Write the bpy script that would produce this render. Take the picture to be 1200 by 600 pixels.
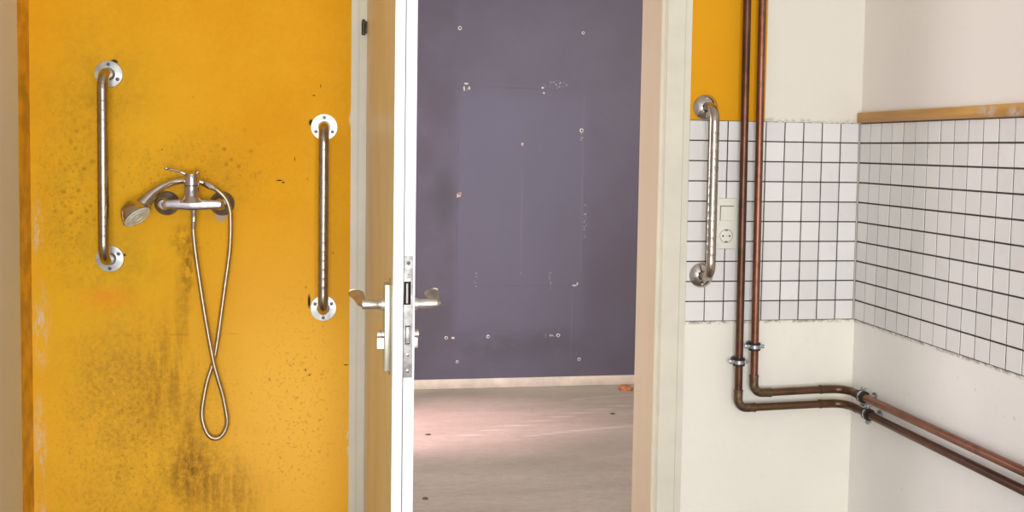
import bpy, bmesh, math, random
from mathutils import Vector, Matrix
random.seed(7)
S = bpy.context.scene
COL = S.collection
for o in list(bpy.data.objects):
    bpy.data.objects.remove(o)

# ------------------------------------------------------------------ camera
cd = bpy.data.cameras.new('camera'); cam = bpy.data.objects.new('camera', cd); COL.objects.link(cam)
YAW, PITCH, ROLL = 0.170443, 0.056942, 0.015697
cy_, sy_ = math.cos(YAW), math.sin(YAW)
fw = Vector((sy_, cy_, 0)); rt = Vector((cy_, -sy_, 0)); up = Vector((0, 0, 1))
f2 = fw*math.cos(PITCH) - up*math.sin(PITCH); u2 = up*math.cos(PITCH) + fw*math.sin(PITCH)
r3 = rt*math.cos(ROLL) + u2*math.sin(ROLL); u3 = u2*math.cos(ROLL) - rt*math.sin(ROLL)
m = Matrix((r3, u3, -f2)).transposed().to_4x4(); m.translation = Vector((0, -2.8207, 1.33))
cam.matrix_world = m
cd.sensor_width = 36; cd.lens = 1193.76*36/1200; cd.shift_y = -59.1/1200
cd.clip_start = 0.05
S.camera = cam

# ------------------------------------------------------------------ light and exposure
S.view_settings.view_transform = 'Standard'
try: S.view_settings.look = 'None'
except Exception: pass
S.view_settings.gamma = 1
S.view_settings.use_curve_mapping = False
S.view_settings.exposure = 0.0
W = bpy.data.worlds.new('sky'); S.world = W; W.use_nodes = True
W.node_tree.nodes['Background'].inputs[0].default_value = (.75, .85, 1, 1)
W.node_tree.nodes['Background'].inputs[1].default_value = 1.0

def area(name, loc, target, sx, sy, power, col):
    l = bpy.data.lights.new(name, 'AREA'); l.shape = 'RECTANGLE'; l.size = sx; l.size_y = sy
    l.energy = power; l.color = col
    o = bpy.data.objects.new(name, l); COL.objects.link(o); o.location = loc
    o.rotation_euler = (Vector(target)-Vector(loc)).to_track_quat('-Z', 'Y').to_euler()
    return o
area('window_daylight', (.15, -4.42, 1.10), (.3, 0, .75), 1.30, 1.25, 100, (.955, .975, 1.0))
area('far_window_daylight', (-1.40, 1.55, 1.50), (.9, 1.75, .2), 1.1, 1.1, 42, (.98, .88, .93))
sl = bpy.data.lights.new('far_sunbeam', 'SPOT'); sl.energy = 640; sl.color = (1, .64, .74); sl.spot_size = math.radians(27); sl.spot_blend = 1; sl.shadow_soft_size = .12
so_ = bpy.data.objects.new('far_sunbeam', sl); COL.objects.link(so_); so_.location = (-1.42, 1.75, 1.45)
so_.rotation_euler = (Vector((.42, 1.93, 0))-so_.location).to_track_quat('-Z', 'Y').to_euler()
area('far_room_ceiling_fill', (1.9, 1.2, 2.52), (1.9, 1.2, 0), .9, .3, 26, (1, .95, .9))  # added overhead fill for the far room, no fitting there

# ------------------------------------------------------------------ node helpers
def newmat(name):
    M = bpy.data.materials.new(name); M.use_nodes = True
    return M, M.node_tree, M.node_tree.nodes['Principled BSDF']
class N:
    """small wrapper to write procedural colour as expressions"""
    def __init__(s, nt): s.t = nt; s.g = nt.nodes.new('ShaderNodeNewGeometry'); s.pos = s.g.outputs['Position']
    def n(s, k): return s.t.nodes.new(k)
    def lk(s, a, b): s.t.links.new(a, b)
    def put(s, v, sock):
        if hasattr(v, 'links'): s.lk(v, sock)
        elif isinstance(v, (tuple, list)) and len(sock.default_value) == 4: sock.default_value = (*v[:3], 1)
        else: sock.default_value = v
    def math(s, op, a, b=0, clamp=False):
        x = s.n('ShaderNodeMath'); x.operation = op; x.use_clamp = clamp
        s.put(a, x.inputs[0]); s.put(b, x.inputs[1]); return x.outputs[0]
    def mul(s, a, b): return s.math('MULTIPLY', a, b)
    def add(s, a, b): return s.math('ADD', a, b, True)
    def sstep(s, v, a, b, o0=0, o1=1):
        x = s.n('ShaderNodeMapRange'); x.interpolation_type = 'SMOOTHSTEP'
        s.put(v, x.inputs[0])
        x.inputs[1].default_value = min(a, b); x.inputs[2].default_value = max(a, b)
        x.inputs[3].default_value = o0 if a < b else o1; x.inputs[4].default_value = o1 if a < b else o0
        return x.outputs[0]
    def mapping(s, scale=(1, 1, 1), loc=(0, 0, 0)):
        x = s.n('ShaderNodeMapping'); s.lk(s.pos, x.inputs[0]); x.inputs['Scale'].default_value = scale
        x.inputs['Location'].default_value = loc; return x.outputs[0]
    def noise(s, sc, det=3, rough=.55, stretch=(1, 1, 1), off=(0, 0, 0)):
        x = s.n('ShaderNodeTexNoise'); s.lk(s.mapping(stretch, off), x.inputs['Vector'])
        x.inputs['Scale'].default_value = sc; x.inputs['Detail'].default_value = det; x.inputs['Roughness'].default_value = rough
        return x.outputs[0]
    def blob(s, c, r, soft=1.0):
        """1 at world point c falling to 0 at the ellipsoid radius r"""
        x = s.n('ShaderNodeMapping'); s.lk(s.pos, x.inputs[0])
        x.inputs['Scale'].default_value = tuple(1/k for k in r)
        x.inputs['Location'].default_value = tuple(-c[i]/r[i] for i in range(3))
        l = s.n('ShaderNodeVectorMath'); l.operation = 'LENGTH'; s.lk(x.outputs[0], l.inputs[0])
        return s.sstep(l.outputs['Value'], 1.0, 1.0-soft)
    def blobs(s, L, soft=1.0):
        o = None
        for c, r in L:
            b = s.blob(c, r, soft); o = b if o is None else s.math('MAXIMUM', o, b)
        return o
    def mix(s, f, a, b):
        x = s.n('ShaderNodeMix'); x.data_type = 'RGBA'
        s.put(f, x.inputs[0]); s.put(a, x.inputs[6]); s.put(b, x.inputs[7]); return x.outputs[2]
    def bump(s, h, bsdf, strength=.3, dist=.002):
        x = s.n('ShaderNodeBump'); x.inputs['Strength'].default_value = strength; x.inputs['Distance'].default_value = dist
        s.put(h, x.inputs['Height']); s.lk(x.outputs[0], bsdf.inputs['Normal'])
    def sep(s):
        x = s.n('ShaderNodeSeparateXYZ'); s.lk(s.pos, x.inputs[0]); return x.outputs

def simple(name, col, rough=.5, metal=0, var=.06, nscale=20, bump=0, coat=0, stretch=(1, 1, 1), spec=.5):
    M, nt, B = newmat(name); n = N(nt)
    f = n.sstep(n.noise(nscale, 4, .6, stretch), .3, .7)
    lo = tuple(max(0, c*(1-var)) for c in col); hi = tuple(min(1, c*(1+var)) for c in col)
    n.lk(n.mix(f, lo, hi), B.inputs['Base Color'])
    B.inputs['Roughness'].default_value = rough; B.inputs['Metallic'].default_value = metal
    B.inputs['Specular IOR Level'].default_value = spec
    if coat: B.inputs['Coat Weight'].default_value = coat
    if bump: n.bump(n.noise(nscale*3, 4), B, bump, .001)
    return M

# plaster
def plaster(name, col, dirt=(.45, .38, .3), amount=.25, extra=None):
    M, nt, B = newmat(name); n = N(nt)
    c = n.mix(n.sstep(n.noise(2.2, 4, .6), .35, .7), tuple(k*.95 for k in col), col)
    c = n.mix(n.mul(n.sstep(n.noise(7, 6, .7), .55, .8), amount*.4), c, dirt)
    c = n.mix(n.mul(n.sstep(n.noise(9, 5, .6, (3, 3, .25)), .55, .85), amount*.25), c, dirt)
    c = n.mix(n.mul(n.sstep(n.noise(60, 2, .5), .70, .78), amount), c, dirt)
    if extra: c = extra(n, c)
    n.lk(c, B.inputs['Base Color']); B.inputs['Roughness'].default_value = .75
    n.bump(n.math('ADD', n.noise(45, 4), n.mul(n.noise(8, 3), 1.5)), B, .35, .002)
    return M
def crumbs(n, c):      # grimy band where the tiles stop
    z = n.sep()[2]
    band = n.math('MAXIMUM', n.blob((1.27, 0, 1.423), (5, 5, .009)), n.blob((1.27, 0, .829), (5, 5, .010)))
    f = n.mul(band, n.sstep(n.noise(55, 4, .7), .42, .6))
    c = n.mix(n.mul(f, .75), c, (.22, .16, .11))
    top = n.sstep(z, 1.40, 1.42)
    c = n.mix(n.mul(top, .55), c, (.73, .68, .59))
    return c
M_white = plaster('white_plaster', (.86, .82, .72), extra=crumbs)
M_right = plaster('right_wall_plaster', (.88, .85, .80), amount=.35,
    extra=lambda n, c: n.mix(n.mul(n.sstep(n.sep()[2], 1.40, 1.42), .6), crumbs(n, c), (.86, .80, .75)))
M_beige = plaster('beige_plaster', (.80, .81, .80), amount=.3, extra=lambda n, c: n.mix(n.mul(n.sstep(n.sep()[2], .75, .3), .75), c, (.80, .83, .86)))
M_ceil = simple('ceiling_paint', (.8, .78, .74), .8)
M_nearfloor = simple('brown_floor', (.22, .17, .13), .5, nscale=6, var=.3)
M_dark = simple('dark_rubber', (.012, .010, .010), .6)
M_hole = simple('hole_black', (.01, .008, .007), .9)

# yellow wall covering
def make_yellow(name, dirt=True):
    M, nt, B = newmat(name); n = N(nt)
    base = (.84, .415, .014)
    c = n.mix(n.sstep(n.noise(3.0, 4, .6), .3, .7), (.78, .355, .010), base)
    c = n.mix(n.mul(n.sstep(n.noise(90, 4, .8), .35, .65), .16), c, (.62, .25, .01))
    # lower right painted brighter, for the stronger light low on the wall
    c = n.mix(n.mul(n.blob((-.14, 0, .56), (.46, 5, .70)), .95), c, (.98, .54, .075))
    if not dirt: c = n.mix(.7, c, (.70, .325, .010))
    if dirt:
        c = n.mix(n.mul(n.blob((-.62, 0, .95), (.46, 5, 1.1)), .7), c, (.78, .455, .022))
        c = n.mix(n.mul(n.blob((-.60, 0, .45), (.42, 5, .55)), .7), c, (.90, .50, .04))
        grain = n.sstep(n.noise(75, 5, .85), .34, .66)
        # green-brown mildew
        a = n.blobs([((-.68, 0, 1.20), (.20, 5, .34)), ((-.62, 0, 1.45), (.24, 5, .35)), ((-.40, 0, 1.24), (.26, 5, .18)), ((-.60, 0, 1.0), (.25, 5, .2))])
        sp = n.mul(n.sstep(n.noise(9, 5, .75, (1, 1, .8)), .30, .68), n.math('ADD', n.mul(grain, .6), .4))
        c = n.mix(n.mul(n.mul(a, sp), .75), c, (.42, .25, .018))
        a = n.blobs([((-.52, 0, .60), (.36, 5, .42)), ((-.50, 0, .40), (.46, 5, .36)), ((-.58, 0, .72), (.24, 5, .3))])
        sp = n.mul(n.sstep(n.noise(6, 6, .7, (1, 1, .6), (3, 0, 1)), .26, .66), n.math('ADD', n.mul(grain, .7), .3))
        c = n.mix(n.mul(n.mul(a, sp), .85), c, (.46, .235, .03))
        # vertical run marks
        a = n.blobs([((-.385, 0, .52), (.05, 5, .34)), ((-.46, 0, .70), (.12, 5, .24)), ((-.30, 0, .38), (.16, 5, .15)), ((-.41, 0, .84), (.03, 5, .26))])
        sp = n.mul(n.sstep(n.noise(22, 5, .7, (2.0, 1, .25), (1, 0, 2)), .30, .68), n.math('ADD', n.mul(grain, .5), .5))
        c = n.mix(n.mul(n.mul(a, sp), .80), c, (.27, .12, .015))
        a = n.blobs([((-.385, 0, .44), (.11, 5, .13)), ((-.404, 0, 1.07), (.045, 5, .07)), ((-.392, 0, 1.0), (.028, 5, .16))])
        sp = n.sstep(n.noise(48, 5, .8, (1, 1, .6), (5, 0, 0)), .38, .66)
        c = n.mix(n.mul(n.mul(a, sp), .85), c, (.13, .055, .012))
        # orange smudge and grey patch under the right inlet
        c = n.mix(n.mul(n.mul(n.blob((-.60, 0, .915), (.11, 5, .05)), n.noise(20)), .9), c, (.85, .25, .02))
        c = n.mix(n.mul(n.blob((-.306, 0, 1.137), (.018, 5, .022), .4), .8), c, (.45, .38, .32))
        # white scuffs at the corner
        a = n.blobs([((-.764, 0, .84), (.035, 5, .15)), ((-.768, 0, .53), (.026, 5, .20)), ((-.77, 0, 1.10), (.02, 5, .10)), ((-.765, 0, .30), (.03, 5, .12))])
        sp = n.sstep(n.noise(45, 5, .8, (1.6, 1, .35)), .44, .66)
        c = n.mix(n.mul(a, sp), c, (.66, .60, .45))
        c = n.mix(n.mul(n.blob((.034, 0, .53), (.006, 5, .10)), n.sstep(n.noise(50, 3), .45, .55)), c, (.8, .75, .65))
        c = n.mix(n.mul(n.blob((.034, 0, 1.40), (.004, 5, .03)), .9), c, (.8, .75, .65))
        # faint seam
        a = n.mul(n.blob((-.40, 0, .815), (.26, 5, .004)), n.sstep(n.noise(14, 3), .4, .6))
        c = n.mix(n.mul(a, .6), c, (.3, .15, .02))
        # staggered dots of mould around the mixer
        vz = n.n('ShaderNodeTexVoronoi'); vz.inputs['Randomness'].default_value = .42
        mp = n.n('ShaderNodeMapping'); n.lk(n.pos, mp.inputs[0]); mp.inputs['Rotation'].default_value = (0, math.radians(45), 0)
        mp.inputs['Scale'].default_value = (1, 0, 1); mp.inputs['Location'].default_value = (0, .5, 0)
        n.lk(mp.outputs[0], vz.inputs['Vector']); vz.inputs['Scale'].default_value = 38
        dots = n.mul(n.sstep(vz.outputs['Distance'], .34, .06), n.sstep(n.noise(15, 2), .25, .5))
        a = n.blobs([((-.285, 0, 1.29), (.15, 5, .12)), ((-.66, 0, 1.22), (.12, 5, .30))])
        c = n.mix(n.mul(n.mul(a, dots), .85), c, (.40, .175, .012))
        # specks and nicks
        fine = n.sstep(n.noise(150, 3, .6, (1, 1, .9), (2, 0, 9)), .56, .70)
        a = n.blobs([((-.50, 0, .50), (.45, 5, .50)), ((-.42, 0, 1.24), (.40, 5, .16)), ((-.68, 0, 1.2), (.16, 5, .4)), ((-.10, 0, .60), (.2, 5, .5)), ((-.39, 0, 1.05), (.1, 5, .1))])
        c = n.mix(n.mul(n.mul(a, fine), .5), c, (.26, .11, .01))
        sp = n.sstep(n.noise(42, 2, .4, (1, 1, .7), (7, 0, 3)), .74, .77)
        a = n.blobs([((-.12, 0, .72), (.3, 5, .22)), ((-.30, 0, 1.1), (.8, 5, .8))])
        c = n.mix(n.mul(n.mul(a, sp), .5), c, (.10, .05, .015))
        nick = n.blobs([((-.154, 0, 1.2315), (.012, 5, .0025)), ((-.143, 0, 1.226), (.005, 5, .003)), ((-.113, 0, 1.29), (.0015, 5, .008)), ((-.0825, 0, .712), (.002, 5, .006)), ((-.072, 0, .698), (.005, 5, .002)),
                        ((-.045, 0, 1.488), (.0015, 5, .007)), ((-.063, 0, 1.462), (.006, 5, .002)), ((.027, 0, .724), (.009, 5, .002)), ((-.0735, 0, .902), (.005, 5, .026)), ((-.0705, 0, 1.389), (.008, 5, .012)), ((-.576, 0, 1.537), (.012, 5, .009)), ((-.553, 0, 1.03), (.005, 5, .004)),
                        ((-.457, 0, 1.31), (.003, 5, .002)), ((-.527, 0, 1.11), (.003, 5, .003))], .6)
        c = n.mix(nick, c, (.03, .018, .01))
    n.lk(c, B.inputs['Base Color']); B.inputs['Roughness'].default_value = .6
    B.inputs['Specular IOR Level'].default_value = .08
    n.bump(n.math('ADD', n.noise(120, 3), n.noise(18, 3)), B, .15, .001)
    return M
M_yel = make_yellow('yellow_wall_covering')
M_yel2 = make_yellow('yellow_wall_covering_clean', False)
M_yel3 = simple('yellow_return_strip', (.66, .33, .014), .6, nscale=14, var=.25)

# far wall
def make_far():
    M, nt, B = newmat('slate_violet_paint'); n = N(nt)
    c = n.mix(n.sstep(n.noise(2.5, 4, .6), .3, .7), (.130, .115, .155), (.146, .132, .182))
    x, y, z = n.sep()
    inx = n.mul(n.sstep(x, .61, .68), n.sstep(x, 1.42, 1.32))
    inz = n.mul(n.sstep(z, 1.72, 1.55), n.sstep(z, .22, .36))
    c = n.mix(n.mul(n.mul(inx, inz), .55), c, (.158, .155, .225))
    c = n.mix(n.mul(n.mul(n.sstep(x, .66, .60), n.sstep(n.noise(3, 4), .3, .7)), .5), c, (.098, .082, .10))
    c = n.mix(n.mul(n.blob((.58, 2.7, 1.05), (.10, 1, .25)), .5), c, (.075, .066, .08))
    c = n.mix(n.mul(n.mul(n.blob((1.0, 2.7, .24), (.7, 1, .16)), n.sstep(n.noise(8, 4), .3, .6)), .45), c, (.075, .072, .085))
    seam = n.blobs([((.648, 2.7, 1.0), (.006, 1, .75)), ((1.364, 2.7, .95), (.006, 1, .55)), ((.99, 2.7, 1.655), (.40, 1, .006)), ((1.0, 2.7, .566), (.36, 1, .005))])
    c = n.mix(n.mul(n.mul(seam, n.sstep(n.noise(16, 3), .35, .7)), .45), c, (.06, .055, .07))
    pale = n.blobs([((1.004, 2.7, .95), (.012, 1, .45)), ((1.345, 2.7, 1.1), (.012, 1, .8)), ((1.30, 2.7, .35), (.010, 1, .3))])
    c = n.mix(n.mul(pale, .3), c, (.22, .21, .28))
    sp = n.mul(n.blobs([((1.19, 2.7, 1.68), (.10, 1, .03)), ((.69, 2.7, 1.64), (.03, 1, .05)), ((1.365, 2.7, .93), (.015, 1, .15)), ((1.335, 2.7, 1.39), (.015, 1, .05)), ((.756, 2.7, .60), (.012, 1, .07)), ((1.174, 2.7, .60), (.012, 1, .07)), ((1.004, 2.7, .63), (.01, 1, .03)), ((1.18, 2.7, .286), (.06, 1, .02))]),
                n.sstep(n.noise(70, 2), .54, .62))
    c = n.mix(n.mul(sp, .8), c, (.62, .55, .55))
    n.lk(c, B.inputs['Base Color']); B.inputs['Roughness'].default_value = .6
    n.bump(n.noise(60, 4), B, .3, .001)
    return M
M_far = make_far()
def make_floor():
    M, nt, B = newmat('worn_grey_vinyl'); n = N(nt)
    c = n.mix(n.sstep(n.noise(3, 5, .6, (.5, 1.6, 1)), .3, .7), (.37, .315, .245), (.46, .40, .32))
    c = n.mix(n.mul(n.sstep(n.noise(40, 5, .8, (.5, 1.1, 1)), .4, .7), .5), c, (.27, .23, .19))
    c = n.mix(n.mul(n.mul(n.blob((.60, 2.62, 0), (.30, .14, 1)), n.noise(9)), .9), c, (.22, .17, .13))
    L = []
    for (x0, y0, x1, y1) in FLOOR_LIGHT_STREAKS:
        for k in range(9):
            t = k/8; L.append(((x0+(x1-x0)*t, y0+(y1-y0)*t+.02*math.sin(3*t), 0), (abs(x1-x0)/8, .014, 1)))
    c = n.mix(n.mul(n.blobs(L), .7), c, (.62, .56, .50))
    n.lk(c, B.inputs['Base Color']); B.inputs['Roughness'].default_value = .42
    n.bump(n.math('ADD', n.noise(7, 3, .5, (.4, 1.5, 1)), n.mul(n.noise(60, 4), .25)), B, .35, .01)
    return M
FLOOR_LIGHT_STREAKS = [(.61, 1.78, 1.58, 2.28), (.90, 1.74, 1.50, 1.85), (1.25, 2.38, 1.62, 2.45)]  # streaks of light on floor wrinkles, painted in as pale lines
M_farfloor = make_floor()
M_base = simple('cream_skirting_paint', (.88, .76, .64), .5, nscale=9, var=.12)
M_frame = simple('grey_white_frame_paint', (.69, .65, .53), .42, nscale=5, var=.06)
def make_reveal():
    M, nt, B = newmat('reveal_bounce_tint'); n = N(nt)
    c = n.mix(n.sstep(n.noise(3, 4, .6, (1, 1, .3)), .3, .7), (.72, .575, .38), (.79, .64, .44))  # peach base stands for warm light reflected into the reveal
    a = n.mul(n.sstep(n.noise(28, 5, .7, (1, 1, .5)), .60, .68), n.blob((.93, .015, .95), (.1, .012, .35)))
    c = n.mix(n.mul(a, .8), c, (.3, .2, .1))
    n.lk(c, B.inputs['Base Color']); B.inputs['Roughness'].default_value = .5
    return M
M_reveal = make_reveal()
M_leaf = simple('door_face_bounce_tint', (.70, .60, .36), .35, nscale=4, var=.1, stretch=(1, 1, .4))  # yellow bounce from the wall covering mixed into the door face colour
M_edge = simple('white_door_edge_paint', (.80, .775, .835), .4, nscale=8, var=.03)
M_alu = simple('brushed_aluminium', (.72, .68, .64), .36, 1, var=.12, nscale=40)
M_plate = simple('greenish_aluminium_plate', (.52, .51, .43), .4, .8, var=.1, nscale=40)
M_faceplate = simple('dull_steel_faceplate', (.42, .40, .385), .48, .5, var=.3, nscale=60)
M_gripshade = simple('shade_tinted_grip_metal', (.50, .43, .33), .35, .8, nscale=30, var=.2)  # brown stands for shade and room reflections on the lever grips
M_steel = simple('worn_chromed_steel', (.42, .365, .31), .22, 1, var=.15, nscale=35, bump=.05)
M_chrome = simple('polished_chrome', (.56, .53, .51), .12, 1, var=.08, nscale=30)
M_satin = simple('lavender_reflection_chrome', (.55, .51, .56), .2, 1, var=.10, nscale=40)  # lavender reflection on the flat mixer body put into the base colour
M_tarn = simple('tarnished_grey_chrome', (.17, .16, .165), .35, .5, var=.35, nscale=60)
M_flange = simple('dull_flange_metal', (.44, .44, .42), .36, .8, var=.2, nscale=60)
M_creamfl = simple('pale_flange_metal', (.86, .82, .72), .38, .45, var=.08, nscale=60)
M_hose = simple('flexible_metal_hose', (.50, .43, .32), .28, 1, var=.1, nscale=60)
M_lime = simple('limescaled_spray_plate', (.62, .64, .58), .45, .1, var=.18, nscale=50)
M_zinc = simple('galvanised_steel', (.45, .45, .46), .30, .9, var=.25, nscale=80)
M_screw = simple('dark_screw_metal', (.10, .10, .12), .4, .8)
M_plastic = simple('cream_plastic', (.78, .75, .65), .35, var=.03)
M_grout = simple('dark_grout', (.050, .036, .030), .9, nscale=50, var=.4)
M_debris = simple('orange_scrap', (.50, .17, .06), .6, nscale=40, var=.4)
M_dkdebris = simple('dark_scrap', (.12, .06, .04), .7)
M_plug = simple('pale_plastic_plug', (.72, .66, .64), .5, nscale=100, var=.25)
M_chip = simple('bare_pink_plaster', (.58, .42, .38), .8, nscale=90, var=.3)

def make_copper(name, a, b, c3):
    M, nt, B = newmat(name); n = N(nt)
    c = n.mix(n.sstep(n.noise(9, 4, .6), .35, .65), a, b)
    c = n.mix(n.mul(n.sstep(n.noise(32, 4, .6), .52, .7), .6), c, c3)
    n.lk(c, B.inputs['Base Color']); B.inputs['Metallic'].default_value = .75; B.inputs['Roughness'].default_value = .36
    n.bump(n.noise(80, 3), B, .1, .0006)
    return M
M_cop1 = make_copper('dark_tarnished_copper', (.085, .034, .022), (.14, .06, .036), (.05, .03, .018))
M_cop2 = make_copper('reddish_copper', (.25, .105, .065), (.20, .08, .045), (.10, .05, .028))
M_cop3 = make_copper('brown_tarnished_copper', (.16, .085, .045), (.12, .06, .032), (.07, .045, .022))
M_solder = simple('solder_smeared_copper', (.15, .095, .055), .42, .7, nscale=70, var=.4)

def make_wood():
    M, nt, B = newmat('orange_varnished_wood'); n = N(nt)
    c = n.mix(n.sstep(n.noise(20, 5, .6, (1, .12, 1.5)), .35, .65), (.47, .22, .03), (.62, .33, .06))
    c = n.mix(n.mul(n.sstep(n.sep()[2], 1.431, 1.424), .45), c, (.42, .16, .02))
    a = n.blobs([((1.52, -.62, 1.436), (.1, .05, .03)), ((1.52, -.72, 1.43), (.1, .04, .02))])
    c = n.mix(n.mul(n.mul(a, n.sstep(n.noise(35, 4), .38, .5)), .9), c, (.55, .47, .40))
    n.lk(c, B.inputs['Base Color']); B.inputs['Roughness'].default_value = .4
    return M
M_wood = make_wood()

def make_tile():
    M, nt, B = newmat('white_glazed_tile'); n = N(nt)
    g = n.g.outputs['Random Per Island']
    c = n.mix(g, (.71, .69, .665), (.80, .78, .75))
    c = n.mix(n.mul(n.sstep(n.noise(25, 4), .55, .8), .2), c, (.6, .52, .45))
    n.lk(c, B.inputs['Base Color']); B.inputs['Roughness'].default_value = .28
    n.bump(n.noise(30, 2), B, .05, .001)
    return M
M_tile = make_tile()

# ------------------------------------------------------------------ mesh helpers
def finish(name, bm, mat, parent=None, smooth=True, ang=35):
    bmesh.ops.recalc_face_normals(bm, faces=bm.faces)
    if smooth:
        for f in bm.faces: f.smooth = True
        a = math.radians(ang)
        for e in bm.edges:
            if len(e.link_faces) == 2 and e.calc_face_angle(0) > a: e.smooth = False
    me = bpy.data.meshes.new(name); bm.to_mesh(me); bm.free()
    me.materials.append(mat)
    o = bpy.data.objects.new(name, me); COL.objects.link(o)
    if parent: o.parent = parent
    return o
def box(bm, x0, x1, y0, y1, z0, z1, bev=0, M=None):
    r = bmesh.ops.create_cube(bm, size=1); vs = r['verts']
    for v in vs:
        v.co = Vector(((x0+x1)/2+v.co.x*(x1-x0), (y0+y1)/2+v.co.y*(y1-y0), (z0+z1)/2+v.co.z*(z1-z0)))
    es = list({e for v in vs for e in v.link_edges})
    if bev:
        rr = bmesh.ops.bevel(bm, geom=es, offset=bev, segments=2, profile=.5, affect='EDGES')
        vs = list({v for f in rr['faces'] for v in f.verts} | {v for v in vs if v.is_valid})
    if M is not None:
        for v in vs: v.co = M @ v.co
    return vs
def B1(name, dims, mat, parent=None, bev=0):
    bm = bmesh.new(); box(bm, *dims, bev=bev); return finish(name, bm, mat, parent)
def smoothpath(P, sub=8):
    P = [Vector(p) for p in P]; out = []
    for i in range(len(P)-1):
        a = P[max(i-1, 0)]; b = P[i]; c = P[i+1]; d = P[min(i+2, len(P)-1)]
        for k in range(sub):
            t = k/sub
            out.append(.5*((2*b)+(c-a)*t+(2*a-5*b+4*c-d)*t*t+(3*b-a-3*c+d)*t**3))
    out.append(P[-1]); return out
def tube(bm, P, R, seg=20, sc=(1, 1), upv=None):
    """sweep a circle (or ellipse by sc) along the points, closed with domed ends"""
    P = [Vector(p) for p in P]; n = len(P)
    if not isinstance(R, (list, tuple)): R = [R]*n
    T = [(P[min(i+1, n-1)]-P[max(i-1, 0)]).normalized() for i in range(n)]
    a = Vector(upv) if upv else (Vector((0, 0, 1)) if abs(T[0].z) < .9 else Vector((1, 0, 0)))
    nrm = (a-T[0]*a.dot(T[0])).normalized(); rings = []
    for i in range(n):
        nrm = (nrm-T[i]*nrm.dot(T[i])).normalized(); b = T[i].cross(nrm)
        rings.append([bm.verts.new(P[i]+(nrm*math.cos(2*math.pi*k/seg)*sc[0]+b*math.sin(2*math.pi*k/seg)*sc[1])*R[i]) for k in range(seg)])
    for i in range(n-1):
        for k in range(seg): bm.faces.new((rings[i][k], rings[i][(k+1) % seg], rings[i+1][(k+1) % seg], rings[i+1][k]))
    bm.faces.new(rings[0][::-1]); bm.faces.new(rings[-1])
def lathe(bm, prof, seg=32, M=Matrix()):
    """prof: (radius, height) along local +Z"""
    rings = []
    for r, h in prof:
        if r < 1e-6: rings.append([bm.verts.new(M @ Vector((0, 0, h)))])
        else: rings.append([bm.verts.new(M @ Vector((r*math.cos(2*math.pi*k/seg), r*math.sin(2*math.pi*k/seg), h))) for k in range(seg)])
    for i in range(len(rings)-1):
        A, Bq = rings[i], rings[i+1]
        for k in range(seg):
            k2 = (k+1) % seg
            if len(A) == 1 and len(Bq) == 1: continue
            if len(A) == 1: bm.faces.new((A[0], Bq[k2], Bq[k]))
            elif len(Bq) == 1: bm.faces.new((A[k], A[k2], Bq[0]))
            else: bm.faces.new((A[k], A[k2], Bq[k2], Bq[k]))
def axis(loc, d):
    q = Vector(d).normalized().to_track_quat('Z', 'Y'); return Matrix.Translation(Vector(loc)) @ q.to_matrix().to_4x4()
def arc(c, a, b, r, n=8):
    """quarter bend round corner point c from direction -a to b (unit vectors): radius r"""
    c = Vector(c); a = Vector(a); b = Vector(b); o = c-a*r+b*r
    return [o + (-b)*r*math.cos(t)+a*r*math.sin(t) for t in [math.pi/2*k/n for k in range(n+1)]]
def tag(o, label=None, cat=None, group=None, kind=None):
    if label: o['label'] = label
    if cat: o['category'] = cat
    if group: o['group'] = group
    if kind: o['kind'] = kind
    return o
def thing(name, loc, label=None, cat=None, group=None, kind=None, rz=0):
    o = bpy.data.objects.new(name, None); COL.objects.link(o); o.location = loc; o.rotation_euler = (0, 0, rz)
    o.empty_display_size = .05
    return tag(o, label, cat, group, kind)

# ------------------------------------------------------------------ setting
XL, XR, ZC = -.7861, 1.5355, 2.60
FL = .036; FR = 1.0        # outer edges of the door frame
YB = .20                   # thickness of the wall with the door
def struct(name, bm, mat, label, cat, parent=None, smooth=False):
    o = finish(name, bm, mat, parent, smooth)
    if not parent: tag(o, label, cat, kind='structure')
    return o
bm = bmesh.new()
box(bm, XL-.2, FL, 0, YB, 0, ZC); box(bm, FR, XR+.2, 0, YB, 0, ZC); box(bm, FL, FR, 0, YB, 2.10, ZC)
wall_back = struct('wall_back', bm, M_white, 'white plaster wall with yellow covering, tiles and open doorway', 'wall')
B1('yellow_covering', (XL+.0015, FL, -.003, 0, 0, ZC), M_yel, wall_back)
B1('yellow_covering', (FR, 1.2303, -.003, 0, 1.4176, ZC), M_yel2, wall_back)
bm = bmesh.new(); box(bm, XR, XR+.2, -4.5, 0, 0, ZC)
wall_right = struct('wall_right', bm, M_right, 'pale plaster right wall with band of small white tiles', 'wall')
bm = bmesh.new(); box(bm, XL-.2, XL, -4.5, 0, 0, ZC)
wall_left = struct('wall_left', bm, M_beige, 'beige plaster wall at far left edge', 'wall')
B1('yellow_return_strip', (XL, XL+.0015, -.098, 0, 0, ZC), M_yel3, wall_left)
B1('beige_skim', (XL, XL+.004, -4.5, -.108, 0, ZC), M_beige, wall_left, bev=.0015)
bm = bmesh.new()
wx0, wx1, wz0, wz1 = -.55, .85, .45, 1.78
box(bm, XL-.2, wx0, -4.6, -4.5, 0, ZC); box(bm, wx1, XR+.2, -4.6, -4.5, 0, ZC)
box(bm, wx0, wx1, -4.6, -4.5, 0, wz0); box(bm, wx0, wx1, -4.6, -4.5, wz1, ZC)
struct('wall_rear', bm, simple('brown_rear_wall', (.20, .16, .13), .8), 'dark brown wall with the window behind the viewer', 'wall')  # unseen wall, coloured dark so the chrome picks up dark sides
bm = bmesh.new()
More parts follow.
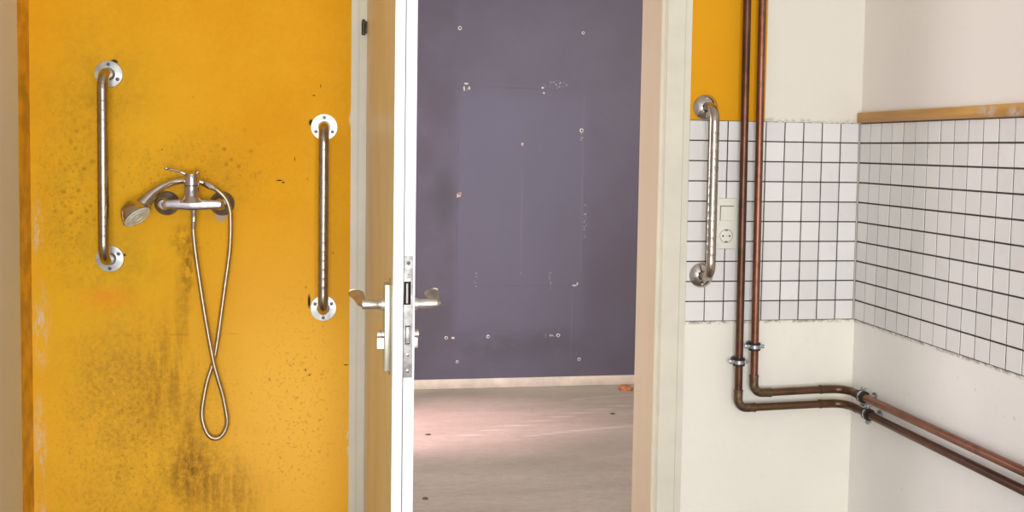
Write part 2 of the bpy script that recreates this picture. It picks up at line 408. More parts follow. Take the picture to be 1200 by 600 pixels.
for a in ((wx0, wx0+.05, wz0, wz1), (wx1-.05, wx1, wz0, wz1), (wx0+.05, wx1-.05, wz0, wz0+.05), (wx0+.05, wx1-.05, wz1-.05, wz1)):
    box(bm, a[0], a[1], -4.58, -4.52, a[2], a[3])
struct('window_1', bm, M_edge, 'white framed window behind the viewer', 'window')
bm = bmesh.new(); box(bm, XL-.2, XR+.2, -4.6, YB, -.1, 0)
struct('floor', bm, M_nearfloor, 'brown floor of the washroom', 'floor')
bm = bmesh.new(); box(bm, XL-.2, XR+.2, -4.6, YB, ZC, ZC+.1)
struct('ceiling', bm, M_ceil, 'pale ceiling of the washroom', 'ceiling')
# room beyond the doorway
FY = 2.70; FX0, FX1 = -1.5, 3.2
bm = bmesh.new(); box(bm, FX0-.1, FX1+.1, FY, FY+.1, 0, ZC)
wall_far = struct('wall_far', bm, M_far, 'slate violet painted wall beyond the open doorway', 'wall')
bm = bmesh.new(); box(bm, FX1, FX1+.1, YB, FY, 0, ZC)
struct('wall_far_right', bm, M_ceil, 'pale side wall of the room beyond', 'wall')
bm = bmesh.new()
box(bm, FX0-.1, FX0, YB, FY, 0, .9); box(bm, FX0-.1, FX0, YB, FY, 2.1, ZC); box(bm, FX0-.1, FX0, YB, .95, .9, 2.1); box(bm, FX0-.1, FX0, 2.15, FY, .9, 2.1)
struct('wall_far_left', bm, M_ceil, 'pale window wall of the room beyond', 'wall')
bm = bmesh.new(); box(bm, FX0-.1, XL-.2, YB-.1, YB, 0, ZC); box(bm, XR+.2, FX1+.1, YB-.1, YB, 0, ZC)
struct('wall_far_front', bm, M_ceil, 'pale wall ends beside the washroom', 'wall')
bm = bmesh.new(); box(bm, FX0-.1, FX1+.1, YB, FY+.1, -.1, 0)
struct('floor_far', bm, M_farfloor, 'worn grey floor of the room beyond the doorway', 'floor')
bm = bmesh.new(); box(bm, FX0-.1, FX1+.1, YB, FY+.1, ZC, ZC+.1)
struct('ceiling_far', bm, M_ceil, 'pale ceiling of the room beyond', 'ceiling')
bm = bmesh.new(); box(bm, FX0, FX1, FY-.014, FY, 0, .052, bev=.003)
struct('baseboard_far', bm, M_base, 'narrow cream skirting board along the slate wall', 'skirting board', smooth=True)

# tiling: small glazed tiles standing proud of dark grout
T = .0586; ZT = 1.4176; NR = 10
def tiling(wall, o, ux, ncol, start=0):
    """o: top corner at the room corner, ux: direction away from it, wall normal = ny"""
    ny = Vector((0, -1, 0)) if abs(ux.x) > .5 else Vector((-1, 0, 0))
    g = bmesh.new()
    a = o; b = o+ux*T*ncol
    lo = Vector((min(a.x, b.x), min(a.y, b.y), ZT-NR*T)); hi = Vector((max(a.x, b.x), max(a.y, b.y), ZT))
    if abs(ux.x) > .5: box(g, lo.x, hi.x, -.0042, 0, lo.z, hi.z)
    else: box(g, XR-.0042, XR, lo.y, hi.y, lo.z, hi.z)
    bed = finish('grout', g, M_grout, wall, False)
    bm = bmesh.new(); rnd = random.Random(3 if abs(ux.x) > .5 else 5)
    for r in range(NR):
        for c in range(ncol):
            gv = .0015 + .0003*rnd.random(); gh = .0017
            if abs(ux.x) <= .5: gv = .0018; gh = .0022
            if abs(ux.x) > .5 and c == ncol-1: gv = .0009
            z1 = ZT-r*T-gh; z0 = ZT-(r+1)*T+gh
            p0 = o+ux*(c*T+gv); p1 = o+ux*((c+1)*T-gv)
            h = .0058+rnd.uniform(-.0004, .0004)
            d = [rnd.uniform(-.00025, .00025) for _ in range(4)]
            q = [p0, p1]
            F = [Vector((q[i].x, q[i].y, z)) for i, z in ((0, z0), (1, z0), (1, z1), (0, z1))]
            cen = sum(F, Vector())/4
            bk = [bm.verts.new(v+ny*.001) for v in F]
            md = [bm.verts.new(v+ny*(h-.0008+d[i])) for i, v in enumerate(F)]
            fr = [bm.verts.new(v+(cen-v).normalized()*.0011+ny*(h+d[i])) for i, v in enumerate(F)]
            for i in range(4):
                j = (i+1) % 4
                bm.faces.new((bk[i], bk[j], md[j], md[i])); bm.faces.new((md[i], md[j], fr[j], fr[i]))
            bm.faces.new(fr)
    return finish('tiling', bm, M_tile, wall, False)
tiling(wall_back, Vector((XR-.0080, 0, 0)), Vector((-1, 0, 0)), 9)
tiling(wall_right, Vector((XR, -.0065, 0)), Vector((0, -1, 0)), 36)
# strip of plaster bead round the tiling on the wall with the door
def bead(name, wall, pts, r, mat, seed):
    rnd = random.Random(seed); P = []; R = []
    a, b = Vector(pts[0]), Vector(pts[1]); n = int((b-a).length/.006)
    for i in range(n+1):
        P.append(a+(b-a)*i/n+Vector((0, 0, rnd.uniform(-.0008, .0008)))); R.append(r*rnd.uniform(.55, 1.25))
    bm = bmesh.new(); tube(bm, P, R, 8); return finish(name, bm, mat, wall)
bead('plaster_bead', wall_back, ((1.232, -.003, ZT+.001), (XR-.002, -.003, ZT+.001)), .0026, M_white, 1)
bead('plaster_bead', wall_back, ((FR+.004, -.002, ZT-NR*T-.0015), (XR-.002, -.002, ZT-NR*T-.0008)), .0018, M_white, 2)
bead('plaster_bead', wall_right, ((XR-.002, -.004, ZT-NR*T-.0015), (XR-.002, -2.1, ZT-NR*T-.0008)), .0018, M_right, 3)

# timber strip over the tiles on the right wall
bm = bmesh.new(); box(bm, XR-.016, XR, -2.2, -.004, ZT+.001, ZT+.031, bev=.002)
tr = struct('trim_1', bm, M_wood, 'orange brown varnished wooden strip capping the right wall tiles', 'wooden strip', smooth=True)

# door frame
bm = bmesh.new()
def xs(bm, pts, z0, z1):
    lo = [bm.verts.new((x, y, z0)) for x, y in pts]; hi = [bm.verts.new((x, y, z1)) for x, y in pts]; n = len(pts)
    for i in range(n): bm.faces.new((lo[i], lo[(i+1) % n], hi[(i+1) % n], hi[i]))
    bm.faces.new(lo); bm.faces.new(hi[::-1])
right_prof = [(FR, .0), (FR, -.007), (.981, -.007), (.981, -.0045), (.979, -.0045), (.979, -.011), (.928, -.011), (.926, -.009), (.926, .010), (.918, .013), (.918, .198), (.921, YB+.008), (.97, YB+.008), (.97, YB), (.99, YB), (.99, 0)]
xs(bm, right_prof, 0, 2.10)
lx = lambda x: FL+FR-x
xs(bm, [(lx(x), y) for x, y in right_prof[::-1]], 0, 2.10)
box(bm, FL+.02, FR-.02, -.011, YB+.008, 2.05, 2.12)
frame = struct('trim_2', bm, M_frame, 'grey white painted steel door frame round the open doorway', 'door frame', smooth=False)
# added sheet on the right reveal, its peach colour standing for warm bounce light
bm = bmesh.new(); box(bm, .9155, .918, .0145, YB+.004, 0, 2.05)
finish('reveal_tint_sheet', bm, M_reveal, frame, False)
bm = bmesh.new(); box(bm, .9250, .926, .000, .0095, 0, 2.05)
finish('reveal_rebate', bm, simple('yellowed_rebate_paint', (.78, .72, .52), .5, nscale=30, var=.05), frame, False)
B1('sealing_bead', (FR, FR+.006, -.004, 0, 0, 1.4), M_white, frame, bev=.001)

# door leaf, hinged on the left and standing open towards the viewer
door = thing('door_1', (.077, -.002, 0), 'open door with white edge, face tinted for yellow wall bounce, lever handles and steel lock plate', 'door', kind='structure', rz=math.radians(1.97))
LW = .868
bm = bmesh.new()
xs(bm, [(0, -.004), (0, -LW), (.0195, -LW), (.0195, -LW+.013), (.0435, -LW+.013), (.0435, -.016), (.0195, -.016), (.0195, -.004)], .012, 2.045)
leaf = finish('door_leaf', bm, M_edge, door, False)
leaf.data.materials.append(M_leaf)
for f in leaf.data.polygons:
    if f.normal.x < -.9 : f.material_index = 1
B1('edge_groove', (.0190, .0221, -LW+.0120, -LW+.016, .012, 2.045), M_hole, leaf)
EY = -LW+.013
fp = B1('lock_faceplate', (.0215, .0395, EY-.0018, EY, .880, 1.1175), M_faceplate, door, bev=.0006)
tag(fp, 'dull grey steel lock plate on the door edge')
B1('latch_recess', (.0165, .0355, EY-.0022, EY-.001, 1.023, 1.068), M_hole, fp)
bm = bmesh.new()
xs(bm, [(.025, EY-.001), (.0255, EY-.0105), (.029, EY-.0115), (.033, EY-.001)], 1.027, 1.0655); finish('latch_bolt', bm, M_steel, fp, False)
B1('latch_guide', (.0185, .023, EY-.006, EY-.001, 1.024, 1.068), M_screw, fp, bev=.001)
B1('deadbolt_recess', (.0255, .0350, EY-.0021, EY-.001, .9455, .982), M_hole, fp)
B1('deadbolt', (.0265, .0340, EY-.0035, EY-.001, .9475, .980), M_faceplate, fp, bev=.0008)
for z, mt in ((1.104, M_screw), (1.078, M_chrome), (.925, M_chrome), (.893, M_chrome)):
    bm = bmesh.new(); lathe(bm, [(0, .0006), (.0015, .0003), (.002, .0012), (.0033, .0009), (.0037, 0)], 14, axis((.0305, EY-.0017, z), (0, -1, 0)))
    finish('screw', bm, mt, fp)
HY = -LW+.062
for side in (-1, 1):
    x0 = 0 if side < 0 else .0435
    t = .012 if side < 0 else .004
    pl = B1('handle_plate', (min(x0, x0+side*t), max(x0, x0+side*t), HY-.019, HY+.019, .886, 1.058), M_plate, door, bev=.0015)
    bm = bmesh.new()
    n0 = x0+side*t; zc = 1.0165; tip = .057 if side < 0 else .052
    lathe(bm, [(0, 0), (.0125, 0), (.0125, .006), (.0100, .0075), (.0100, .0095), (.0088, .010)], 24, axis((n0, HY, zc), (side, 0, 0)))
    lv = finish('handle_rose', bm, M_alu, door)
    bm = bmesh.new()
    lathe(bm, [(0, 0), (.0080, 0), (.0094, .002), (.0094, tip-t-.012), (.0090, tip-t-.008), (0, tip-t-.008)], 24, axis((n0+side*.006, HY, zc), (side, 0, 0)))
    lev = finish('lever_handle', bm, M_alu, door)
    # grip: flattened bar running back towards the hinges, widening and lifting a little to its end
    bm = bmesh.new(); ox = x0+side*(tip-.004)
    P = [(ox-side*.004, HY-.006, zc-.001), (ox+side*.001, HY+.004, zc), (ox+side*.002, HY+.02, zc), (ox+side*.003, HY+.05, zc+.001), (ox+side*.005, HY+.09, zc+.003), (ox+side*.007, HY+.120, zc+.004), (ox+side*.007, HY+.124, zc+.004)]
    Rr = [.0080, .0098, .0100, .0110, .0140, .0165, .0155]
    sp = smoothpath(P, 6); rs = []
    for i in range(len(sp)):
        u = i/6; k = min(int(u), len(Rr)-2); rs.append(Rr[k]+(Rr[k+1]-Rr[k])*(u-k))
    tube(bm, sp, rs, 20, sc=(.5, 1.0), upv=(0, 0, 1))
    tag(finish('grip', bm, M_gripshade, lev), 'lever grip tinted brown for shade and reflections')
    bm = bmesh.new(); pr = .013 if side < 0 else .009
    n1 = n0
    lathe(bm, [(0, 0), (.0085, 0), (.0085, pr*.45), (.0075, pr*.5), (.0085, pr*.55), (.0085, pr), (0, pr)], 20, axis((n1, HY, .9565), (side, 0, 0)))
    box(bm, n1, n1+side*pr*.9, HY-.005, HY+.005, .929, .950, bev=.001)
    finish('lock_cylinder', bm, M_alu, door)
    for z in (1.0655, .879):
        if side < 0:
            bm = bmesh.new(); lathe(bm, [(0, .001), (.0035, .0008), (.004, 0)], 12, axis((x0, HY, z), (side, 0, 0))); finish('screw_mark', bm, simple('rust_mark', (.22, .1, .03), .8) , door)
for z in (.29, 1.648):
    bm = bmesh.new()
    lathe(bm, [(0, -.021), (.0045, -.021), (.0055, -.019), (.0055, -.0005), (.0048, 0), (.0055, .0005), (.0055, .016), (.003, .021), (0, .022)], 16, Matrix.Translation((-.0095, -.0135, z)))
    box(bm, -.0085, .002, -.013, -.009, z-.016, z+.016)
    hn = finish('hinge', bm, simple('grimy_hinge', (.10, .085, .06), .6, .5, nscale=90, var=.6), door)

# ------------------------------------------------------------------ grab bars
def grab_bar(loc, zt, zb, label, fl_mat, domed=False, tilt=0):
    h = zt-zb
    t = thing('grab_bar', (loc[0], loc[1], zb), label, 'grab bar', None, rz=0)
    D, R, br = .075, .0138, .042
    P = [Vector((0, -.004, 0))]
    P += arc((0, -D, 0), (0, -1, 0), (0, 0, 1), br, 10)
    n = int((h-2*br)/.0024)
    for i in range(1, n): P.append(Vector((0, -D, br+(h-2*br)*i/n)))
    P += arc((0, -D, h), (0, 0, 1), (0, 1, 0), br, 10)
    P.append(Vector((0, -.004, h)))
    Rs = []
    for p in P:
        k = 0
        if .06 < p.z < h-.06: k = .5-.5*math.cos(2*math.pi*(p.z-.06)/.024)
        Rs.append(R*(1+.034*(k**3)))
    bm = bmesh.new(); tube(bm, P, Rs, 28); finish('rail', bm, M_steel, t, ang=60)
    for z, sg in ((0, -1), (h, 1)):
        bm = bmesh.new()
        if domed:
            lathe(bm, [(0, .001), (.0355, .001), (.0362, .003), (.034, .006), (.028, .011), (.020, .016), (.0150, .018), (.0150, .0), (0, 0)], 40, axis((0, 0, z), (0, -1, 0)))
        else:
            lathe(bm, [(0, 0), (.0345, 0), (.0355, .0015), (.0345, .0042), (.017, .0052), (.0155, .0075), (.0148, .0078), (.0145, .002), (0, .002)], 40, axis((0, 0, z), (0, -1, 0)))
        fl = finish('flange', bm, fl_mat[0 if sg < 0 else 1], t)
        for k in range(3):
            a = math.radians(90*sg+120*k)
            rr = .0252
            bm = bmesh.new()
            y0 = -.012 if domed else -.0044
            if domed:
                lathe(bm, [(0, .0022), (.003, .0016), (.0040, 0)], 14, axis((rr*math.cos(a), y0, z+rr*math.sin(a)), (0, -1, 0)))
            else:
                lathe(bm, [(0, .0005), (.0012, .0004), (.0018, .0012), (.0042, .0010), (.0052, 0)], 14, axis((rr*math.cos(a), y0, z+rr*math.sin(a)), (0, -1, 0)))
            finish('screw', bm, M_chrome if domed else M_screw, fl)
    return t
grab_bar((-.5895, -.003, 0), 1.5045, 1.0205, 'worn chrome grab bar on yellow wall left of the shower mixer', (M_flange, M_flange))
grab_bar((-.0352, -.003, 0), 1.3772, .8825, 'chrome grab bar with pale top flange between shower hose and door', (M_flange, M_creamfl))
gb = grab_bar((1.0465, -.0055, 0), 1.4545, .9675, 'chrome grab bar with domed flanges on white tiles right of the doorway', (M_chrome, M_chrome), domed=True)

# ------------------------------------------------------------------ shower mixer
MX = -.3715; MZ = 1.170
mix = thing('shower_mixer', (MX, -.003, MZ), 'chrome wall-mounted shower mixer with flat body and swung lever on yellow wall', 'shower mixer')
for s, lx_ in ((-1, -.0735), (1, .0685)):
    bm = bmesh.new()
    lathe(bm, [(0, 0), (.0315, 0), (.0325, .002), (.0315, .006), (.027, .013), (.020, .019), (.0165, .021), (.0165, .010), (0, .01)], 36, axis((lx_, 0, -.002), (0, -1, 0)))
    finish('escutcheon', bm, M_tarn, mix)
    bm = bmesh.new()
    lathe(bm, [(0, .015), (.0135, .015), (.0135, .034), (.0165, .035), (.0165, .050), (.0150, .052), (.0142, .066), (.011, .070), (0, .071)], 28, axis((lx_, 0, -.001), (0, -1, 0)))
    finish('inlet_union', bm, M_chrome, mix)
# body: loft of rounded sections along x
bm = bmesh.new(); prev = None; N_ = 28
hw = .0795
def sect(u):
    a = abs(u); e = math.sqrt(max(0, 1-max(0, (a-.86)/.14)**2))
    return (.0158-.0052*a)*e
for i in range(N_+1):
    u = -1+2*i/N_; u = math.copysign(abs(u)**.8, u)
    hh = max(sect(u), .0008); dd = max(.0150*(hh/.0158)**.6, .0008)
    ring = []
    for k in range(20):
        a = 2*math.pi*k/20; ca, sa = math.cos(a), math.sin(a)
        ring.append(bm.verts.new((u*hw+.002, -.066+math.copysign(abs(ca)**.35, ca)*dd, -.001+math.copysign(abs(sa)**.7, sa)*hh)))
    if prev:
        for k in range(20): bm.faces.new((prev[k], prev[(k+1) % 20], ring[(k+1) % 20], ring[k]))
    else: bm.faces.new(ring)
    prev = ring
bm.faces.new(prev[::-1])
finish('mixer_body', bm, M_satin, mix, ang=50)
bm = bmesh.new()
CY = -.064
lathe(bm, [(0, 0), (.032, .004), (.0275, .011), (.0215, .0165), (.0185, .023), (.0180, .042), (.0175, .0465), (0, .0465)], 32, Matrix.Translation((-.0015, CY, 0)))
finish('mixer_neck', bm, M_satin, mix)
bm = bmesh.new(); lathe(bm, [(0, 0), (.0172, 0), (.0172, .003), (0, .003)], 28, Matrix.Translation((-.0015, CY, .046)))
finish('seal_ring', bm, M_dark, mix)
bm = bmesh.new(); lathe(bm, [(0, 0), (.0184, 0), (.0188, .004), (.0186, .024), (.0170, .0300), (.012, .0335), (0, .0345)], 32, Matrix.Translation((-.0015, CY, .0485)))
cap = finish('mixer_cap', bm, M_satin, mix)
bm = bmesh.new()
tube(bm, smoothpath([(-.008, CY+.002, .074), (-.020, CY, .0790), (-.034, CY-.004, .0845), (-.050, CY-.010, .0895), (-.060, CY-.013, .0920)], 5), [.0062]*3+[.0055, .005, .0045, .0042, .0038, .0036, .0034, .0033, .0032, .0031, .003, .003, .003, .0030, .0032, .0035, .004, .0042], 14)
bmesh.ops.create_uvsphere(bm, u_segments=14, v_segments=10, radius=.0054, matrix=Matrix.Translation((-.062, CY-.0135, .0925)))
finish('lever', bm, M_chrome, cap)
bm = bmesh.new()
tube(bm, [(.006, CY+.006, .076), (.013, CY+.004, .083), (.0165, CY+.003, .0855)], [.006, .0055, .0045], 14)
finish('cap_lug', bm, M_chrome, cap)
bm = bmesh.new(); lathe(bm, [(0, 0), (.0085, 0), (.0085, -.012), (.0075, -.014), (.0072, -.022), (0, -.022)], 20, Matrix.Translation((.0035, -.060, -.013)))
finish('hose_outlet', bm, M_chrome, mix)
# holder clip behind the cap
bm = bmesh.new()
lathe(bm, [(.0102, -.018), (.0135, -.018), (.0140, 0), (.0135, .016), (.0102, .016), (.0102, -.018)], 24, axis((-.003, -.037, .0588), (1, 0, 0))); tube(bm, [(-.003, -.056, .032), (-.003, -.050, .048)], .008, 12)
finish('handset_holder', bm, M_chrome, mix)

# ------------------------------------------------------------------ hand shower with its hose
HYp = -.037
hs = thing('hand_shower', (MX, -.003, MZ), 'chrome hand shower resting in mixer holder, its metal hose hanging in a loop', 'hand shower')
def loc(p): return Vector((p[0]-MX, p[1]+.003, p[2]-MZ))
hp = [(-.345, -.040, 1.2235), (-.3628, -.040, 1.2285), (-.3925, -.042, 1.2300), (-.4200, -.050, 1.2260), (-.4440, -.060, 1.2160), (-.4640, -.068, 1.2015), (-.4810, -.075, 1.1840), (-.4950, -.080, 1.1660)]
hr = [.0075, .0085, .0085, .0088, .0100, .0125, .0165, .0225]
sp = smoothpath([loc(p) for p in hp], 6); rs = []
for i in range(len(sp)):
    u = i/6; k = min(int(u), len(hr)-2); rs.append(hr[k]+(hr[k+1]-hr[k])*(u-k))
bm = bmesh.new(); tube(bm, sp, rs, 24); finish('handle', bm, M_chrome, hs)
nrm = Vector((.58, -.36, -.73)).normalized()
fc = loc((-.5045, -.092, 1.1385))
bm = bmesh.new()
lathe(bm, [(0, -.046), (.014, -.044), (.025, -.036), (.034, -.020), (.0385, -.005), (.0395, 0), (.0375, .002), (0, .002)], 36, axis(fc, nrm))
head = finish('shower_head', bm, M_chrome, hs)
bm = bmesh.new()
lathe(bm, [(0, .0045), (.008, .0045), (.0085, .0030), (.014, .0030), (.0145, .0052), (.024, .0050), (.0245, .0032), (.030, .0032), (.0305, .0046), (.0355, .0036), (.0362, .0015)], 36, axis(fc, nrm))
tag(finish('spray_face', bm, M_lime, head), 'limescaled grey-white spray face')
# hose
hose = [(-.3300, -.045, 1.2165), (-.3200, -.047, 1.2115), (-.3080, -.050, 1.2035), (-.2903, -.052, 1.1853), (-.2805, -.052, 1.1629), (-.2765, -.050, 1.1313), (-.2794, -.042, 1.0498), (-.2947, -.034, .934), (-.3123, -.026, .8065),
        (-.3233, -.022, .7473), (-.3418, -.020, .6855), (-.3538, -.020, .6111), (-.3490, -.020, .5700), (-.3360, -.0205, .5430), (-.3190, -.021, .5345), (-.3030, -.0215, .5420), (-.2915, -.022, .5620), (-.2885, -.024, .5900), (-.2986, -.028, .6521), (-.3110, -.034, .7009),
        (-.3225, -.039, .7510), (-.3422, -.048, .8717), (-.3623, -.056, 1.0189), (-.3700, -.060, 1.0999), (-.3680, -.062, 1.136)]
sp = smoothpath([loc(p) for p in hose], 60)
# resample by length and give the corrugation of a metal hose
L = [0]
for i in range(1, len(sp)): L.append(L[-1]+(sp[i]-sp[i-1]).length)
step = .0012; P = []; j = 0
for k in range(int(L[-1]/step)+1):
    s = k*step
    while j < len(L)-2 and L[j+1] < s: j += 1
    tt = (s-L[j])/max(1e-9, L[j+1]-L[j]); P.append(sp[j].lerp(sp[j+1], tt))
bm = bmesh.new(); tube(bm, P, [.0067 if i % 3 else .0060 for i in range(len(P))], 12)
ho = finish('hose', bm, M_hose, hs, ang=80)
def ferrule(a, b, r0, r1):
    bm = bmesh.new(); tube(bm, [a, a.lerp(b, .1), a.lerp(b, .6), b], [r0*.9, r0, r0*.92, r1], 18); finish('hose_end_fitting', bm, M_chrome, ho)
ferrule(loc((-.345, -.040, 1.2235)), loc((-.318, -.0475, 1.2105)), .0100, .0070)
ferrule(loc((-.3680, -.062, 1.138)), loc((-.3700, -.0605, 1.104)), .0085, .0066)

# ------------------------------------------------------------------ switch and socket plate
px0, px1, pz0, pz1 = 1.0780, 1.1580, 1.0452, 1.1926
sw = thing('switch_socket_plate', ((px0+px1)/2, -.006, pz0), 'cream double plate with light switch over round socket on white tiles', 'switch and socket')
pw = (px1-px0)/2; ph = pz1-pz0
B1('faceplate', (-pw, pw, -.009, 0, 0, ph), M_plastic, sw, bev=.003)
zs = ph-.0435
B1('switch_recess', (-.0225, .0195, -.0096, -.008, zs-.022, zs+.022), simple('shadow_gap_plastic', (.16, .14, .11), .7), sw)
bm = bmesh.new(); xs(bm, [(-.0205, -.009), (-.0205, -.0128), (.019, -.0128), (.019, -.009)], zs-.0215, zs+.0195)
for v in bm.verts:
    if v.co.z < zs and v.co.y < -.012: v.co.y += .002
rk = finish('rocker', bm, M_plastic, sw, False)
cz = 1.0828-pz0
bm = bmesh.new(); lathe(bm, [(.0225, .0086), (.0225, .0110), (.0205, .0114), (.0195, .0092), (.0195, .004), (0, .004)], 40, axis((-.0015, 0, cz), (0, -1, 0)))
so = finish('socket', bm, M_plastic, sw)
bm = bmesh.new(); lathe(bm, [(.0199, .0091), (.0199, .0096), (.0184, .0096), (.0184, .0091)], 40, axis((-.0015, 0, cz), (0, -1, 0)))
finish('socket_rim_gap', bm, simple('socket_gap', (.25, .22, .17), .7), so)
B1('socket_insert', (-.0185, .0155, -.0098, -.004, cz-.011, cz+.011), M_plastic, so, bev=.002)
for dx in (-.0115, .0085, -.0015):
    bm = bmesh.new(); r = .0027 if dx != -.0015 else .0011
    lathe(bm, [(0, .0003), (r, .0003), (r, 0)], 14, axis((dx, -.0098, cz), (0, -1, 0))); finish('socket_hole', bm, M_hole, so)
for s in (-1, 1):
    B1('earth_clip', (-.0055, .0025, -.0120, -.005, cz+s*.0165-.0014, cz+s*.0165+.0014), M_screw, so, bev=.0005)

# ------------------------------------------------------------------ copper pipes
PR = .0112; PY = -.040; PX = XR-.040
def pipe(name, xt, xb, zh0, zh1, zc_end, mat, hmat, label):
    t = thing(name, (xb, 0, 0), label, 'copper pipe')
    L = lambda x, y, z: Vector((x-xb, y, z))
    br = .026
    # vertical run
    zcor = zh0
    def X(z): return xb+(xt-xb)*(z-zcor)/(ZC-zcor)*1.0
    bm = bmesh.new(); n = 40
    tube(bm, [L(xb+(xt-xb)*(i/n), PY, zcor+br+.012+(ZC-zcor-br-.012)*i/n) for i in range(n+1)], PR, 20); finish('pipe_run', bm, mat, t)
    # elbow
    el = [L(xb, PY, zcor+br+.024), L(xb, PY, zcor+br+.004)] + [p-Vector((xb, 0, 0)) for p in arc((xb, PY, zcor), (0, 0, -1), (1, 0, 0), br, 10)] + [L(xb+br+.004, PY, zcor), L(xb+br+.024, PY, zcor)]
    bm = bmesh.new(); tube(bm, el, [PR*1.15]*len(el), 20)
    for p, d in ((el[0], (0, 0, 1)), (el[-1], (1, 0, 0))): tube(bm, [p-Vector(d)*.002, p+Vector(d)*.003], PR*1.22, 20)
    tag(finish('elbow', bm, M_solder, t), 'solder-smeared elbow')
    # horizontal run and gentle corner bend
    b2 = .045
    bm = bmesh.new(); tube(bm, [L(xb+br+.012, PY, zcor), L(PX-b2-.02, PY, zh1)], PR, 20); finish('pipe_run', bm, hmat, t)
    bend = [L(PX-b2-.036, PY, zh1), L(PX-b2-.018, PY, zh1)] + [p-Vector((xb, 0, 0)) for p in arc((PX, PY, zh1), (1, 0, 0), (0, -1, 0), b2, 12)] + [L(PX, PY-b2-.01, zh1), L(PX, PY-b2-.024, zh1)]
    bm = bmesh.new(); tube(bm, bend, PR*1.10, 20); tube(bm, [bend[0]-Vector((.003, 0, 0)), bend[0]+Vector((.003, 0, 0))], PR*1.18, 20)
    finish('corner_bend', bm, M_solder if False else hmat, t)
    bm = bmesh.new(); tube(bm, [L(PX, PY-b2-.012, zh1), L(PX, -2.6, zh1+(zc_end-zh1)*2.6/.83)], PR, 20); finish('pipe_run', bm, mat, t)
    return t
XT1 = 1.1535+(1.1510-1.1578)*.75/1.08; XT2 = 1.2045+(1.1961-1.2044)*.78/1.06*1.55
pipe('copper_pipe', 1.1455, 1.1575, .5812, .5860, .5935, M_cop1, M_cop3, 'dark tarnished copper pipe, the lower and outer of the two')
pipe('copper_pipe', 1.1905, 1.2045, .6245, .6295, .6352, M_cop2, M_cop3, 'reddish copper pipe, the upper and inner of the two')

def clamp(loc_, rot, label):
    """pipe runs along local Z, wall lies at local +Y"""
    t = thing('pipe_clamp', loc_, label, 'pipe clamp', 'pipe clamps with black rubber lining')
    t.rotation_euler = rot
    bm = bmesh.new()
    ro, ri = PR+.0042, PR+.0006
    lathe(bm, [(ri, -.0110), (ro+.0010, -.0110), (ro+.0022, -.0095), (ro+.0022, -.0055), (ro, -.005), (ro, .005), (ro+.0022, .0055), (ro+.0022, .0095), (ro+.0010, .0110), (ri, .0110), (ri, -.0110)], 28)
    finish('rubber_lining', bm, M_dark, t)
    bm = bmesh.new(); lathe(bm, [(ro-.0005, -.0050), (ro+.0014, -.0050), (ro+.0014, .0050), (ro-.0005, .0050), (ro-.0005, -.0050)], 28)
    for s in (-1, 1):
        box(bm, min(s*(ro-.001), s*(ro+.0135)), max(s*(ro-.001), s*(ro+.0135)), -.0034, -.0010, -.0055, .0055, bev=.0006)
        box(bm, min(s*(ro-.001), s*(ro+.0135)), max(s*(ro-.001), s*(ro+.0135)), .0010, .0034, -.0055, .0055, bev=.0006)
    finish('band', bm, M_zinc, t)
    for s in (-1, 1):
        bm = bmesh.new(); lathe(bm, [(0, -.011), (.002, -.011), (.002, .0035), (.0042, .0036), (.0044, .005), (.0030, .0066), (0, .0072)], 14, axis((s*(ro+.0075), 0, 0), (0, -1, 0)))
        finish('screw', bm, M_zinc, t)
    bm = bmesh.new(); lathe(bm, [(0, ro-.001), (.006, ro-.001), (.006, ro+.006), (.0035, ro+.006), (.0035, .034), (.011, .0345), (.011, .0395), (0, .0395)], 16, axis((0, 0, 0), (0, 1, 0)))
    finish('wall_stud', bm, M_zinc, t)
    return t
clamp((1.2028, PY, .7617), (0, 0, 0), 'galvanised clamp on the vertical run of the reddish inner pipe')
clamp((1.1562, PY, .7173), (0, 0, 0), 'galvanised clamp on the vertical run of the dark outer pipe')
# on the right wall: pipe axis along world Y, wall at +X
rotR = (math.radians(90), 0, 0)
Rm = Matrix(((0, 1, 0), (0, 0, -1), (-1, 0, 0)))   # local x->-z, y->+x, z->-y
eul = Rm.to_euler()
clamp((PX, -.137, .6298), eul, 'galvanised clamp at the corner on the upper right-wall pipe run')
clamp((PX, -.169, .5868), eul, 'galvanised clamp near the corner on the lower right-wall pipe run')

# ------------------------------------------------------------------ marks on the far wall
plugs = [(.6495, 1.9695, .011, 'open wall plug hole at upper left of slate wall'),
         (1.334, 1.9677, .009, 'small pale wall plug at upper right of slate wall'),
         (1.3351, 1.4299, .012, 'pale wall plug hole on right seam at mid height of slate wall'),
         (.5958, .2808, .010, 'faint wall plug low on slate wall, nearest the door edge'),
         (.8277, .2841, .010, 'crisp white-rimmed wall plug low on slate wall, left of centre'),
         (1.2233, .285, .011, 'square-looking white wall plug low on slate wall, right of centre'),
         (.6587, .1469, .009, 'faint wall plug close above skirting, at the left'),
         (1.3461, .1475, .010, 'faint wall plug close above skirting, at the right')]
for i, (x, z, r, lb) in enumerate(plugs):
    t = thing('wall_plug', (x, FY, z), lb, 'wall plug', 'wall plugs left in the slate wall')
    bm = bmesh.new(); rnd = random.Random(i)
    lathe(bm, [(r*.45, .0005), (r*.45, .003), (r*.6, .0038), (r*.85, .003), (r, .0005)], 18, axis((0, 0, 0), (0, -1, 0)))
    for v in bm.verts:
        k = 1+rnd.uniform(-.08, .08); v.co.x *= k; v.co.z *= k
    finish('rim', bm, M_plug, t)
    bm = bmesh.new(); lathe(bm, [(0, .0016), (r*.46, .0016), (r*.46, .0005)], 14, axis((0, 0, 0), (0, -1, 0))); finish('hole', bm, M_hole, t)
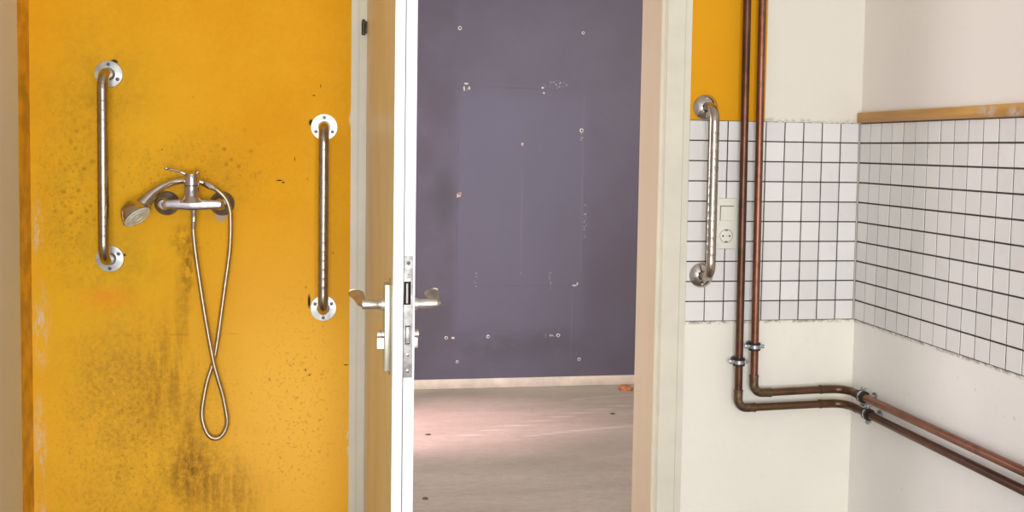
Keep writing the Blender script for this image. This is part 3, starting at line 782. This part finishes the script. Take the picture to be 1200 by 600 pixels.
chips = [(.688, 1.672, .014, .006), (.677, 1.645, .005, .016), (.705, 1.648, .005, .014), (1.1113, 1.6598, .008, .007), (1.1165, 1.632, .008, .006),
         (1.0019, 1.3489, .010, .014), (.6541, 1.0645, .014, .016), (.661, 1.076, .010, .009), (.6334, .2802, .012, .007), (1.1891, .2855, .005, .005), (1.328, .575, .006, .010), (1.312, .566, .016, .005)]
for i, (x, z, a, b) in enumerate(chips):
    bm = bmesh.new(); rnd = random.Random(40+i); k = 11
    rr = [rnd.uniform(.6, 1.1) for _ in range(k)]
    fr = [bm.verts.new((x+a*rr[j]*math.cos(2*math.pi*j/k), FY-.0012, z+b*rr[j]*math.sin(2*math.pi*j/k))) for j in range(k)]
    bk = [bm.verts.new((v.co.x, FY, v.co.z)) for v in fr]
    bm.faces.new(fr)
    for j in range(k): bm.faces.new((fr[j], fr[(j+1) % k], bk[(j+1) % k], bk[j]))
    finish('bare_plaster_patch', bm, M_chip if i in (5, 6, 7) else M_plug, wall_far, False)

# ------------------------------------------------------------------ scraps on the far floor
def scrap(name, x, y, a, b, h, mat, label, cat, seed):
    bm = bmesh.new(); rnd = random.Random(seed); k = 14; rings = []
    for f, hh in ((1, 0), (.95, h*.45), (.6, h*.9), (.25, h)):
        rings.append([bm.verts.new((a*f*rnd.uniform(.8, 1.1)*math.cos(2*math.pi*j/k), b*f*rnd.uniform(.8, 1.1)*math.sin(2*math.pi*j/k), hh+(rnd.uniform(-.15, .15)*h if hh else 0))) for j in range(k)])
    for i in range(3):
        for j in range(k): bm.faces.new((rings[i][j], rings[i][(j+1) % k], rings[i+1][(j+1) % k], rings[i+1][j]))
    bm.faces.new(rings[-1]); bm.faces.new(rings[0][::-1])
    o = finish(name, bm, mat, None); o.location = (x, y, .0005)
    return tag(o, label, cat)
scrap('debris_scrap', 1.586, 2.575, .042, .05, .022, M_debris, 'orange scrap lying on grey floor beside the skirting at right', 'scrap', 1)
scrap('debris_scrap', 1.373, 2.075, .014, .012, .004, M_dkdebris, 'tiny dark fragment on the floor in front of the orange scrap', 'scrap', 2)
scrap('debris_scrap', .42, 1.81, .014, .010, .004, M_dkdebris, 'tiny reddish fragment in the pink patch of light on the floor', 'scrap', 3)
scrap('debris_scrap', .335, .955, .012, .012, .005, M_dkdebris, 'tiny dark fragment on near floor beside the open door edge', 'scrap', 4)
